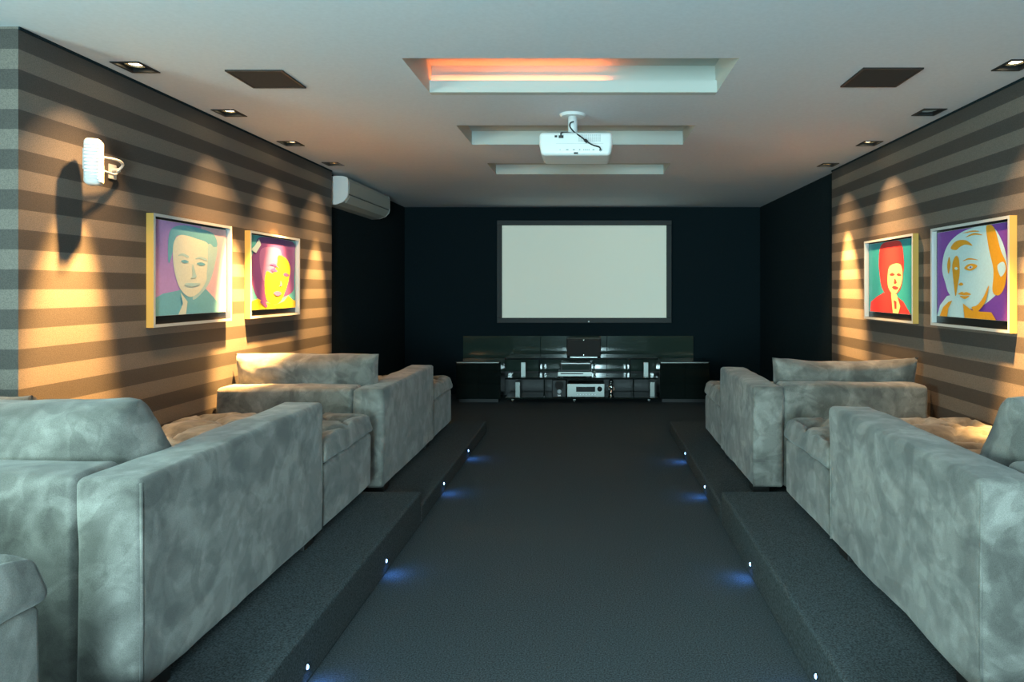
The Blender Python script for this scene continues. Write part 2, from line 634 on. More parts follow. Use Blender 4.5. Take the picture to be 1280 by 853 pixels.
def cushion(label, x0, x1, yb, z0, z1, t, lean, seed, sag=0.0, cut0=0.0, cut1=0.0):
    """loose back cushion standing on the seat: boxed shape with pinched corners, leaning back by `lean`"""
    w, h = abs(x1 - x0), z1 - z0
    cx = (x0 + x1) / 2
    bm = B()
    nu, nv = 40, 22
    rings = {}
    for side in (1, -1):
        for i in range(nu + 1):
            for j in range(nv + 1):
                u, v = 2 * i / nu - 1, 2 * j / nv - 1
                e = (1 - abs(u) ** 5) * (1 - abs(v) ** 4)
                th = t / 2 * max(0.0, e) ** 0.36
                edge = i in (0, nu) or j in (0, nv)
                px = u * w / 2 * (1 - 0.035 * (1 - v * v) * (abs(u) ** 3))
                pz = v * h / 2 * (1 - 0.05 * (1 - u * u) * (abs(v) ** 3))
                px += (v + 1) / 2 * (cut0 * max(0, -u) - cut1 * max(0, u))
                pz -= sag * (1 - u * u) * max(0, v)
                q = Vector((px * 5, pz * 9, seed * 2.3 + side))
                n1 = noise.noise(q) * 0.010 + noise.noise(q * 2.9) * 0.006
                # creases radiating from the corners
                n1 -= 0.012 * math.exp(-((abs(u) - 0.82 - 0.25 * (1 - abs(v))) / 0.06) ** 2) * (0.5 + 0.5 * noise.noise(Vector((seed, v * 4, side * 3.0))))
                py = 0 if edge else side * (th + n1 * min(1, e * 3))
                pz += 0.006 * noise.noise(Vector((px * 6, 0, seed * 4.1)))
                key = (i, j) if edge else (i, j, side)
                if key not in rings:
                    rings[key] = bm.verts.new((px, py, pz))
    for side in (1, -1):
        for i in range(nu):
            for j in range(nv):
                g = lambda a, c: rings[(a, c)] if (a in (0, nu) or c in (0, nv)) else rings[(a, c, side)]
                q = (g(i, j), g(i + 1, j), g(i + 1, j + 1), g(i, j + 1))
                bm.faces.new(q[::-1] if side > 0 else q)
    bmesh.ops.rotate(bm, verts=bm.verts, cent=(0, 0, -h / 2), matrix=Matrix.Rotation(lean, 3, 'X'))
    zmin = min(v.co.z for v in bm.verts)
    bmesh.ops.translate(bm, verts=bm.verts, vec=(0, 0, -zmin))
    o = link('back_cushion', bm, 'suede', smooth=True, loc=(cx, yb, z0))
    return tag(o, label, 'cushion', 'loose back cushions standing on the sofas')


cushion('wide grey suede back cushion on the nearest left sofa, overhanging its backrest', -2.25, -1.325, 2.27, ZP1 + 0.455, 1.000, 0.24, R(13), 1, cut1=0.15)
cushion('grey suede cushion barely peeking up behind the wide cushion at the left edge', -2.27, -2.05, 2.50, ZP1 + 0.455, 0.968, 0.12, R(4), 2)
cushion('grey suede back cushion on the left front sofa, its wall end brightly lit', -2.262, -1.345, 4.385, ZP2 + 0.455, 0.950, 0.22, R(12), 3)
cushion('grey suede back cushion slumped on the right front sofa below the pictures', 1.180, 2.12, 4.40, ZP2 + 0.455, 0.925, 0.20, R(12), 4, sag=0.03)
cushion('grey suede back cushion at the right edge of the photo on the nearest right sofa', 1.27, 2.13, 2.26, ZP1 + 0.455, 1.01, 0.24, R(13), 5, cut0=0.10)


# ------------------------------------------------------------------ step lights in the platform risers
def step_light(x, y, z, sx, label):
    t = thing('step_light', label, 'light', (x, y, z), 'blue step lights along the aisle')
    b = B()
    cyl(b, (0, 0, 0), (sx * 0.004, 0, 0), 0.011, n=16)
    link('bezel', b, 'black_plastic', t, True)
    b = B()
    ball(b, (sx * 0.005, 0, 0), 0.0072, (0.7, 0.75, 1.25), 12)
    link('lens', b, 'led_glow', t, True)
    lamp('step_glow', 'SPOT', (sx * 0.018, 0, 0.004), LED_W * 16, (0.08, 0.30, 1.0), t, rot=(0, sx * R(-32), 0), spot_size=R(150),
         spot_blend=1.0, shadow_soft_size=0.01)
    return t


where = ['nearest the viewer at the bottom of the photo', 'second from the viewer', 'third from the viewer', 'farthest from the viewer']
for i, y in enumerate((2.295, 3.19, 4.455, 5.36)):
    step_light(XPL, y, 0.067, 1, 'blue light in the left step edge, ' + where[i])
for i, y in enumerate((2.24, 3.15, 4.38, 5.27)):
    step_light(XPR, y, 0.067, -1, 'blue light in the right step edge, ' + where[i])


# ------------------------------------------------------------------ downlights
def downlight(x, y, tilt_in, tilt_y, core, halo, label, on=True, dy=0.0, core_dy=0.0):
    t = thing('downlight', label, 'light', (x, y, CEIL), 'square recessed downlights along the walls')
    b = B()
    f = 0.012
    for lo, hi in (((-DLX - f, -DLY - f), (DLX + f, -DLY + 0.002)), ((-DLX - f, DLY - 0.002), (DLX + f, DLY + f)),
                   ((-DLX - f, -DLY + 0.002), (-DLX + 0.002, DLY - 0.002)), ((DLX - 0.002, -DLY + 0.002), (DLX + f, DLY - 0.002))):
        box(b, (lo[0], lo[1], -0.005), (hi[0], hi[1], -0.0005))
    link('trim_frame', b, 'black_plastic', t)
    b = B()
    w = 0.003
    d = 0.09
    box(b, (-DLX - w, -DLY - w, d), (DLX + w, DLY + w, d + w))
    box(b, (-DLX - w, -DLY - w, 0.001), (-DLX, DLY + w, d))
    box(b, (DLX, -DLY - w, 0.001), (DLX + w, DLY + w, d))
    box(b, (-DLX, -DLY - w, 0.001), (DLX, -DLY, d))
    box(b, (-DLX, DLY, 0.001), (DLX, DLY + w, d))
    link('housing', b, 'black_plastic', t)
    b = B()
    cyl(b, (0, 0, 0.010), (0, 0, 0.055), 0.046, 0.018, n=24, caps=False)
    link('reflector', b, 'lamp_reflector' if on else 'lamp_off', t, True)
    b = B()
    cyl(b, (0, 0, 0.014), (0, 0, 0.024), 0.031, n=20)
    link('lamp_bulb', b, 'lamp_glow' if on else 'lamp_off', t)
    if on:
        s = 1 if x > 0 else -1
        p = (-s * 0.19, dy, -0.012)
        pc = (-s * 0.19, dy + core_dy, -0.012)
        for nm, w, tin, ang, bl, colr in (('beam_core', WARM_CORE * core, tilt_in, 28, 0.9, (1.0, 0.52, 0.15)),
                                          ('beam_mid', WARM_MID * halo, 13, 74, 1.0, (1.0, 0.56, 0.21)),
                                          ('beam_arc', WARM_ARC * halo, 20, 70, 0.3, (1.0, 0.64, 0.33))):
            if w > 0:
                lamp(nm, 'SPOT', pc if nm == 'beam_core' else p, w, colr, t, rot=(R(tilt_y), s * R(-tin), 0),
                     spot_size=R(ang), spot_blend=bl, shadow_soft_size=0.025)
    return t


sl = ['nearest to the viewer, above the small white speaker', 'second from the viewer', 'third from the viewer', 'farthest, just before the air conditioner']
sr = ['nearest to the viewer, cut by the frame edge', 'second from the viewer, switched off', 'third from the viewer', 'farthest, before the black wall']
# tilt towards the wall (deg), tilt along the wall (+ = towards the screen wall)
for i, ((x, y), (ti, ty, c, h)) in enumerate(zip(DL_L, ((12, -2.5, 0.9, 1.1), (11, 6, 1.6, 0.9), (14, 2, 0.5, 0.9), (14, -2, 0.45, 0.7)))):
    downlight(x, y, ti, ty, c, h, 'lit ceiling downlight along the left wall, ' + sl[i], dy=(-0.18 if i == 0 else 0), core_dy=(0.20 if i == 1 else 0))
for i, ((x, y), (ti, ty, c, h)) in enumerate(zip(DL_R, ((13, 2, 0.9, 0.9), (0, 0, 0, 0), (13, -6, 0.14, 1.7), (16.5, -7, 0.85, 0.9)))):
    downlight(x, y, ti, ty, c, h,
              ('lit' if i != 1 else 'unlit') + ' ceiling downlight along the right wall, ' + sr[i], on=(i != 1))


# ------------------------------------------------------------------ ceiling speakers
def ceiling_speaker(x0, x1, y0, y1, label):
    cx, cy = (x0 + x1) / 2, (y0 + y1) / 2
    t = thing('ceiling_speaker', label, 'speaker', (cx, cy, CEIL), 'square speaker grilles in the ceiling')
    w, d = (x1 - x0) / 2, (y1 - y0) / 2
    b = B()
    e = 0.010
    for lo, hi in (((-w, -d), (w, -d + e)), ((-w, d - e), (w, d)), ((-w, -d + e), (-w + e, d - e)), ((w - e, -d + e), (w, d - e))):
        box(b, (*lo, -0.008), (*hi, -0.0005))
    link('frame', b, 'black_plastic', t)
    b = box(B(), (-w + e, -d + e, -0.006), (w - e, d - e, -0.0005))
    link('grille', b, 'black_mesh', t)


ceiling_speaker(-1.745, -1.470, 3.22, 3.496, 'flat square black speaker grille in the ceiling at left')
ceiling_speaker(1.302, 1.590, 3.187, 3.478, 'flat square black speaker grille in the ceiling at right')


# ------------------------------------------------------------------ framed pictures
def art(side, layers):
    """flat print: layers of ink shapes, u to the right as seen in the room, v up, both 0..1"""
    bm = B()
    mats = []
    W, Hh = 0.708, 0.508
    for n, (ink, pts, sm) in enumerate(layers):
        if ink not in mats:
            mats.append(ink)
        P = [Vector((p[0], p[1], 0)) for p in pts]
        if sm:
            P = spline(P, 6, True)
        vs_ = []
        for p in P:
            u, v = min(1, max(0, p.x)), min(1, max(0, p.y))
            yy = (u - 0.5) * W * (1 if side < 0 else -1)
            vs_.append(bm.verts.new(((-side) * (0.0012 + 0.0004 * n), yy, (v - 0.5) * Hh)))
        f = bm.faces.new(vs_)
        f.material_index = mats.index(ink)
        f.normal_update()
        if f.normal.x * (-side) < 0:
            f.normal_flip()
    bmesh.ops.triangulate(bm, faces=bm.faces)
    return bm, ['ink_' + m for m in mats]


def picture(side, x_wall, y0, y1, z0, z1, label, layers):
    """side -1: left wall, +1: right wall. Deep box frame, print set back inside it"""
    cy, cz = (y0 + y1) / 2, (z0 + z1) / 2
    n = -side                                        # outward direction
    t = thing('framed_picture', label, 'picture', (x_wall, cy, cz), 'framed pop pictures on the striped walls')
    hw, hh, D, w = (y1 - y0) / 2, (z1 - z0) / 2, 0.040, 0.016

    def X(a, b2):
        return (min(n * a, n * b2), max(n * a, n * b2))

    def bar(lo, hi, inner):
        bm = B()
        x0, x1 = X(0.002, D)
        box(bm, (x0, lo[0], lo[1]), (x1, hi[0], hi[1]), mi=1)
        bm.faces.ensure_lookup_table()
        bm.normal_update()
        for f in bm.faces:
            if f.normal.x * n > 0.5:
                f.material_index = 0
            if f.normal.dot(Vector((0, *inner))) > 0.5 and inner[0] == 0:
                f.material_index = 2
            elif inner[0] and abs(f.normal.y) > 0.5 and f.calc_center_median().y * f.normal.y < 0:
                f.material_index = 0
        link('frame_bar', bm, ['frame_face', 'frame_wood', 'frame_black'], t)
    bar((-hw, hh - w), (hw, hh), (0, -1))
    bar((-hw, -hh), (hw, -hh + w), (0, 1))
    bar((-hw, -hh + w), (-hw + w, hh - w), (9, 9))
    bar((hw - w, -hh + w), (hw, hh - w), (9, 9))
    x0, x1 = X(0.003, 0.010)
    link('backing_board', box(B(), (x0, -hw + w, -hh + w), (x1, hw - w, hh - w)), 'frame_black', t)
    bm, ms = art(side, layers)
    for v in bm.verts:
        v.co.x += n * 0.0155
        v.co.z += 0.016
    pr = link('print', bm, ms, t)
    x0, x1 = X(0.0102, 0.0158)
    link('print_board', box(B(), (x0, -0.355, 0.016 - 0.2555), (x1, 0.355, 0.016 + 0.2555)), 'frame_face', t)
    return t


SQ = [(0, 0), (1, 0), (1, 1), (0, 1)]
# four anonymous portrait heads in flat inks, drawn only from broad shapes
A1 = [('violet', SQ, 0), ('pink', [(0.62, 0), (1, 0), (1, 1), (0.62, 1)], 0),
      ('teal', [(0, 0), (0, 0.17), (0.12, 0.23), (0.30, 0.26), (0.45, 0.30), (0.66, 0.30), (0.78, 0.20), (0.92, 0.08), (0.95, 0)], 0),
      ('sea', [(0.50, 0.16), (0.66, 0.26), (0.76, 0.40), (0.83, 0.60), (0.86, 0.78), (0.78, 0.92), (0.62, 0.70), (0.56, 0.40)], 1),
      ('teal', [(0.19, 0.55), (0.18, 0.76), (0.22, 0.92), (0.38, 0.98), (0.62, 0.97), (0.80, 0.93), (0.86, 0.82), (0.80, 0.78), (0.50, 0.84), (0.30, 0.86), (0.25, 0.72)], 1),
      ('cream', [(0.24, 0.60), (0.25, 0.78), (0.34, 0.87), (0.55, 0.85), (0.72, 0.80), (0.75, 0.60), (0.70, 0.40), (0.60, 0.25), (0.46, 0.19), (0.34, 0.27), (0.27, 0.42)], 1),
      ('sea', [(0.72, 0.80), (0.80, 0.76), (0.79, 0.56), (0.70, 0.40), (0.71, 0.60)], 1),
      ('sea', [(0.30, 0.64), (0.36, 0.67), (0.44, 0.645), (0.43, 0.625), (0.36, 0.645)], 1),
      ('sea', [(0.53, 0.62), (0.60, 0.65), (0.69, 0.63), (0.69, 0.605), (0.60, 0.625)], 1),
      ('teal', [(0.34, 0.585), (0.39, 0.60), (0.44, 0.58), (0.39, 0.565)], 1),
      ('teal', [(0.55, 0.57), (0.61, 0.585), (0.67, 0.565), (0.61, 0.55)], 1),
      ('sea', [(0.49, 0.56), (0.53, 0.46), (0.54, 0.41), (0.46, 0.405), (0.49, 0.43)], 1),
      ('sea', [(0.38, 0.335), (0.47, 0.345), (0.60, 0.34), (0.52, 0.31), (0.45, 0.31)], 1),
      ('cream', [(0.33, 0.24), (0.42, 0.14), (0.40, 0.0), (0.30, 0.0), (0.36, 0.12)], 0)]
A2 = [('aqua', SQ, 0), ('plum', [(0.24, 0.99), (0.92, 0.99), (0.99, 0.80), (0.97, 0.45), (0.90, 0.22), (0.30, 0.10), (0.08, 0.28), (0.03, 0.62), (0.12, 0.84)], 1),
      ('mauve', [(0.26, 0.84), (0.60, 0.86), (0.66, 0.74), (0.52, 0.60), (0.40, 0.46), (0.28, 0.40), (0.20, 0.66)], 1),
      ('yellow', [(0.60, 0.76), (0.78, 0.72), (0.87, 0.60), (0.84, 0.44), (0.76, 0.26), (0.64, 0.10), (0.48, 0.06), (0.34, 0.14), (0.30, 0.34), (0.34, 0.52), (0.48, 0.50), (0.56, 0.62)], 1),
      ('yellow', [(0, 0), (0, 0.10), (0.16, 0.15), (0.30, 0.10), (0.52, 0.05), (0.72, 0.10), (0.82, 0.18), (0.92, 0.12), (1, 0.10), (1, 0)], 0),
      ('plum', [(0.42, 0.545), (0.50, 0.57), (0.58, 0.53), (0.50, 0.52)], 1),
      ('plum', [(0.70, 0.49), (0.76, 0.52), (0.84, 0.48), (0.77, 0.46)], 1),
      ('plum', [(0.40, 0.62), (0.50, 0.64), (0.60, 0.58), (0.50, 0.605)], 1),
      ('mauve', [(0.64, 0.40), (0.67, 0.33), (0.60, 0.315), (0.63, 0.34)], 1),
      ('mauve', [(0.48, 0.22), (0.56, 0.25), (0.66, 0.22), (0.58, 0.175)], 1),
      ('plum', [(0.20, 0.10), (0.26, 0.18), (0.36, 0.04), (0.32, 0.02)], 0),
      ('sky', [(0.02, 0.80), (0.10, 0.86), (0.18, 0.96), (0.22, 0.88), (0.12, 0.76)], 0)]
A3 = [('deepteal', SQ, 0),
      ('red', [(0.03, 0), (0.05, 0.14), (0.20, 0.22), (0.36, 0.28), (0.60, 0.26), (0.80, 0.16), (0.94, 0.0)], 0),
      ('red', [(0.28, 0.50), (0.25, 0.72), (0.30, 0.96), (0.52, 1.0), (0.74, 0.97), (0.80, 0.76), (0.80, 0.58), (0.74, 0.34), (0.58, 0.24), (0.42, 0.26), (0.32, 0.36)], 1),
      ('butter', [(0.48, 0.62), (0.60, 0.68), (0.74, 0.66), (0.78, 0.52), (0.74, 0.38), (0.64, 0.27), (0.54, 0.28), (0.46, 0.40)], 1),
      ('red', [(0.50, 0.53), (0.56, 0.56), (0.62, 0.53), (0.56, 0.515)], 1),
      ('red', [(0.66, 0.53), (0.70, 0.55), (0.76, 0.52), (0.70, 0.51)], 1),
      ('red', [(0.62, 0.48), (0.66, 0.42), (0.60, 0.41)], 1),
      ('red', [(0.56, 0.36), (0.62, 0.375), (0.70, 0.35), (0.62, 0.33)], 1),
      ('butter', [(0.54, 0.27), (0.66, 0.26), (0.74, 0.10), (0.70, 0.0), (0.58, 0.0), (0.56, 0.14)], 0),
      ('red', [(0.60, 0.18), (0.66, 0.16), (0.66, 0.06), (0.62, 0.06)], 0)]
A4 = [('purple', SQ, 0),
      ('sky', [(0.22, 0.24), (0.13, 0.40), (0.08, 0.56), (0.12, 0.76), (0.24, 0.90), (0.46, 0.985), (0.76, 0.99), (0.90, 0.84), (0.97, 0.62), (0.95, 0.42), (0.84, 0.26), (0.54, 0.10)], 1),
      ('orange', [(0.72, 0.99), (0.82, 0.96), (0.90, 0.72), (0.97, 0.56), (0.95, 0.36), (0.88, 0.26), (0.80, 0.30), (0.81, 0.52), (0.75, 0.76)], 1),
      ('sky', [(0.86, 0.56), (0.93, 0.60), (0.96, 0.52), (0.90, 0.45)], 1),
      ('sky', [(0.0, 0.0), (0.05, 0.13), (0.16, 0.24), (0.32, 0.27), (0.44, 0.14), (0.46, 0.0)], 0),
      ('sky', [(0.26, 0.62), (0.34, 0.80), (0.56, 0.82), (0.74, 0.74), (0.79, 0.50), (0.77, 0.32), (0.68, 0.18), (0.54, 0.12), (0.40, 0.20), (0.31, 0.38)], 1),
      ('orange', [(0.22, 0.80), (0.30, 0.87), (0.44, 0.87), (0.54, 0.80), (0.44, 0.82), (0.36, 0.80), (0.30, 0.77)], 1),
      ('orange', [(0.44, 0.90), (0.56, 0.935), (0.68, 0.90), (0.56, 0.915)], 1),
      ('orange', [(0.40, 0.95), (0.54, 0.965), (0.64, 0.945), (0.52, 0.95)], 1),
      ('orange', [(0.17, 0.60), (0.20, 0.70), (0.22, 0.60), (0.19, 0.50)], 1),
      ('orange', [(0.25, 0.60), (0.30, 0.70), (0.35, 0.66), (0.36, 0.50), (0.33, 0.36), (0.30, 0.24), (0.27, 0.40)], 1),
      ('sky', [(0.285, 0.56), (0.31, 0.575), (0.335, 0.555), (0.31, 0.54)], 1),
      ('orange', [(0.43, 0.555), (0.48, 0.595), (0.55, 0.60), (0.61, 0.575), (0.57, 0.54), (0.50, 0.525)], 1),
      ('sky', [(0.475, 0.56), (0.52, 0.58), (0.555, 0.562), (0.51, 0.545)], 1),
      ('purple', [(0.505, 0.565), (0.525, 0.572), (0.532, 0.558), (0.515, 0.552)], 1),
      ('orange', [(0.41, 0.635), (0.50, 0.665), (0.63, 0.635), (0.50, 0.648)], 1),
      ('orange', [(0.35, 0.375), (0.39, 0.395), (0.42, 0.375), (0.385, 0.36)], 1),
      ('orange', [(0.345, 0.265), (0.40, 0.29), (0.43, 0.28), (0.47, 0.288), (0.53, 0.262), (0.45, 0.252), (0.40, 0.255)], 1),
      ('orange', [(0.37, 0.245), (0.44, 0.243), (0.51, 0.247), (0.44, 0.21)], 1),
      ('orange', [(0.54, 0.12), (0.62, 0.15), (0.70, 0.24), (0.77, 0.36), (0.73, 0.20), (0.66, 0.11), (0.60, 0.07)], 1),
      ('orange', [(0.42, 0.16), (0.54, 0.09), (0.66, 0.08), (0.80, 0.08), (0.86, 0.0), (0.44, 0.0)], 0),
      ('orange', [(0.06, 0.0), (0.12, 0.11), (0.20, 0.17), (0.26, 0.19), (0.20, 0.10), (0.18, 0.0)], 0)]
picture(-1, XL, 3.465, 4.226, 1.158, 1.751, 'silver-edged square picture of a man in pink, cream and teal on the left wall', A1)
picture(-1, XL, 4.456, 5.222, 1.160, 1.747, 'silver-edged picture of a purple-haired yellow face, farther one on the left wall', A2)
picture(1, XR, 4.397, 5.177, 1.130, 1.722, 'silver-edged picture of a red figure on teal, farther one on the right wall', A3)
picture(1, XR, 3.386, 4.170, 1.134, 1.730, 'silver-edged picture of a pale blue face on purple with orange, nearer on the right wall', A4)


# ------------------------------------------------------------------ small white wall speaker
t = thing('wall_speaker', 'small white speaker on a bracket high on the left striped wall', 'speaker', (-2.196, 2.985, 1.919))
b = soft_box(B(), (-0.033, -0.055, -0.102), (0.033, 0.03, 0.102), r=0.02, step=0.02, puff=(0, 0.008, 0), amp=0)
body = link('cabinet', b, 'white_plastic', t, True)
b = B()
for k in range(11):
    z = -0.075 + k * 0.015
    box(b, (-0.025, -0.069 + 0.004 * (abs(k - 5) / 5) ** 2, z - 0.0042), (0.027, -0.05, z + 0.0042), bev=0.0015, seg=1)
link('grille', b, 'white_metal', body)
b = box(B(), (-0.0345, -0.045, -0.035), (-0.0305, 0.01, 0.055), bev=0.001)
link('side_panel', b, 'vent_grey', body)
for o in (body,):
    o.rotation_euler = (0, R(0), R(26))
b = B()
tube(b, spline([(0.01, 0.02, 0.030), (0.0, 0.14, 0.040), (-0.03, 0.225, 0.034), (-0.055, 0.235, 0.010), (-0.03, 0.17, -0.022), (0.0, 0.06, -0.027), (0.01, 0.02, -0.022)], 5), 0.006, 8)
link('bracket', b, 'white_metal', t, True)
b = B()
box(b, (-0.0875, 0.205, -0.035), (-0.080, 0.255, 0.035), bev=0.002)
cyl(b, (-0.081, 0.23, 0.005), (-0.050, 0.23, 0.008), 0.010, n=12)
link('wall_plate', b, 'white_metal', t)

# ------------------------------------------------------------------ split air conditioner
y0, y1 = 6.06, 7.34
t = thing('air_conditioner', 'white split air conditioner high on the black left wall near the ceiling', 'air conditioner', (XLB, (y0 + y1) / 2, 2.115))
hl = (y1 - y0) / 2
prof = [(0.0, 0.262), (0.150, 0.262), (0.185, 0.250), (0.195, 0.225), (0.195, 0.10), (0.186, 0.066), (0.150, 0.028), (0.085, 0.004), (0.0, 0.0)]


def extrude_profile(bm, pr, ya_, yb_):
    a = [bm.verts.new((p[0], ya_, p[1])) for p in pr]
    c = [bm.verts.new((p[0], yb_, p[1])) for p in pr]
    n_ = len(pr)
    for i in range(n_):
        bm.faces.new((a[i], a[(i + 1) % n_], c[(i + 1) % n_], c[i]))
    bm.faces.new(a[::-1])
    bm.faces.new(c)
    bmesh.ops.recalc_face_normals(bm, faces=bm.faces)
    return bm


link('body', extrude_profile(B(), prof, -hl + 0.02, hl - 0.02), 'ac_plastic', t)
for yy in (-hl, hl - 0.02):
    link('end_cap', extrude_profile(B(), [(p[0] * 1.0 + (0.003 if p[0] > 0 else 0), p[1]) for p in prof], yy, yy + 0.02), 'white_plastic', t)
link('front_panel', box(B(), (0.1955, -hl + 0.022, 0.108), (0.202, hl - 0.022, 0.222), bev=0.003), 'ac_plastic', t)
b = B()
box(b, (0.1865, -hl + 0.03, 0.094), (0.197, hl - 0.03, 0.104))
link('panel_gap', b, 'ac_dark', t)
b = B()
pr = [(0.192, 0.082), (0.198, 0.082), (0.160, 0.026), (0.154, 0.030)]
extrude_profile(b, pr, -hl + 0.05, hl - 0.05)
link('louver', b, 'ac_plastic', t)

# ------------------------------------------------------------------ projector
t = thing('projector', 'white projector hanging under the ceiling on a short pole, seen from behind', 'projector', (-0.075, 4.05, CEIL))
zb, zt = -0.275, -0.140
b = B()
soft_box(b, (-0.212, -0.15, zb), (0.212, 0.15, zt), r=0.022, step=0.06, puff=(0.006, 0, 0), amp=0,
         deform=lambda p, h, nn: Vector((p.x * (1 - 0.05 * max(0, -p.z / h.z)), p.y, p.z)))
body = link('casing', b, 'white_plastic', t, True)
b = B()
for k in range(12):
    x = 0.015 + k * 0.011
    for r_ in range(4):
        box(b, (x, -0.1522, -0.196 + r_ * 0.011), (x + 0.008, -0.149, -0.188 + r_ * 0.011))
link('vent_grille', b, 'vent_grey', body)
b = B()
for lo, hi in (((-0.100, -0.176), (-0.072, -0.160)), ((-0.123, -0.172), (-0.108, -0.160)), ((-0.012, -0.268), (0.012, -0.258))):
    link('socket', box(B(), (lo[0], -0.1530, lo[1]), (hi[0], -0.149, hi[1])), 'black_plastic', body)
for x, w in ((-0.092, 0.004), (-0.050, 0.014), (-0.012, 0.012), (0.022, 0.008), (0.046, 0.005), (0.056, 0.005), (0.066, 0.005), (0.076, 0.005), (0.102, 0.012)):
    link('port', box(B(), (x - w / 2, -0.1522, -0.247), (x + w / 2, -0.149, -0.241)), 'grey_print', body)
b = box(B(), (-0.115, -0.1515, -0.2085), (0.160, -0.149, -0.2065))
link('seam_line', b, 'vent_grey', body)
b = B()
cyl(b, (0.143, -0.156, -0.245), (0.143, -0.149, -0.245), 0.009, n=14)
link('cable_jack', b, 'grey_print', body)
b = B()
cyl(b, (-0.10, 0.150, -0.205), (-0.10, 0.172, -0.205), 0.040, 0.037, n=28)
link('lens', b, 'black_gloss', t, True)
b = B()
cyl(b, (-0.022, 0, -0.0005), (-0.022, 0, -0.016), 0.080, 0.070, n=36)
link('ceiling_plate', b, 'white_metal', t)
b = B()
cyl(b, (-0.022, 0, -0.016), (-0.022, 0, -0.128), 0.028, n=24)
link('pole', b, 'white_metal', t, True)
b = B()
box(b, (-0.075, -0.045, -0.1405), (0.030, 0.045, -0.128), bev=0.003)
for a in (-1, 1):
    box(b, (-0.022 + a * 0.07 - 0.012, -0.06, -0.1405), (-0.022 + a * 0.07 + 0.012, 0.06, -0.134), bev=0.002)
link('mount_bracket', b, 'white_metal', t)
b = B()
tube(b, spline([(-0.016, -0.027, -0.050), (-0.034, -0.046, -0.062), (-0.036, -0.075, -0.092), (-0.010, -0.125, -0.135), (0.030, -0.165, -0.172), (0.062, -0.178, -0.200), (0.100, -0.176, -0.222), (0.136, -0.170, -0.232), (0.143, -0.158, -0.245)], 6), 0.0042, 8)
tube(b, [(0.052, -0.174, -0.192), (0.066, -0.180, -0.204)], 0.009, 8)
link('signal_cable', b, 'black_plastic', t, True)
b = B()
tube(b, spline([(-0.030, -0.027, -0.118), (-0.060, -0.090, -0.130), (-0.085, -0.150, -0.146), (-0.086, -0.158, -0.164)], 6), 0.004, 8)
link('power_cable', b, 'black_plastic', t, True)

# ------------------------------------------------------------------ projection screen
sx0, sx1, sz0, sz1 = -1.177, 1.060, 0.920, 2.236
t = thing('projection_screen', 'wide white projection screen in a dark frame on the black back wall', 'screen', ((sx0 + sx1) / 2, YB, sz0))
hw, hh = (sx1 - sx0) / 2, sz1 - sz0
w = 0.066
for lo, hi in (((-hw, 0), (hw, w)), ((-hw, hh - w), (hw, hh)), ((-hw, w), (-hw + w, hh - w)), ((hw - w, w), (hw, hh - w))):
    link('frame_bar', box(B(), (lo[0], -0.055, lo[1]), (hi[0], -0.002, hi[1]), bev=0.004), 'screen_frame', t)
link('screen_surface', box(B(), (-hw + w, -0.035, w), (hw - w, -0.004, hh - w)), 'screen_cloth', t)
b = B()
cyl(b, (0.058, -0.0585, 0.018), (0.058, -0.055, 0.018), 0.010, n=14)
link('badge', b, 'white_plastic', t)

# ------------------------------------------------------------------ media furniture
t = thing('backboard', 'long low black glossy panel standing against the back wall under the screen', 'panel', (-0.13, YB, 0.0))
for x0, x1 in ((-1.48, -0.49), (-0.486, 0.36), (0.364, 1.47)):
    link('panel', box(B(), (x0, -0.045, 0.30), (x1, -0.003, 0.755), bev=0.002), 'green_glass_black', t)
link('plinth', box(B(), (-1.40, -0.05, 0.0), (1.40, -0.004, 0.298)), 'black_plastic', t)

CY = 8.16
t = thing('media_rack', 'black glass media rack on casters in the centre under the screen', 'rack', (-0.13, CY, 0.0))
for z in (0.050, 0.285, 0.520):
    link('shelf', box(B(), (-0.86, -0.215, z), (0.95, 0.215, z + 0.022), bev=0.003), 'black_gloss', t)
for x in (-0.40, 0.66):
    link('divider', box(B(), (x - 0.008, -0.15, 0.0722), (x + 0.008, 0.20, 0.2848)), 'black_gloss', t)
for x in (-0.46, 0.62):
    link('divider', box(B(), (x - 0.008, -0.15, 0.3072), (x + 0.008, 0.20, 0.5198)), 'black_gloss', t)
for x, zz in ((-0.650, 0.3075), (-0.717, 0.0725), (0.811, 0.3075), (0.887, 0.0725)):
    link('metal_post', box(B(), (x - 0.029, -0.16, zz), (x + 0.029, -0.14, zz + 0.175), bev=0.004), 'brushed_silver', t)
for x in (-0.775, -0.041, 0.844):
    for y in (-0.17, 0.17):
        b = B()
        cyl(b, (x - 0.008, y, 0.021), (x + 0.008, y, 0.021), 0.020, n=18)
        c = link('caster', b, 'chrome', t, True)
        b = B()
        box(b, (x - 0.014, y - 0.012, 0.036), (x + 0.014, y + 0.012, 0.0498))
        link('caster_fork', b, 'brushed_silver', c)
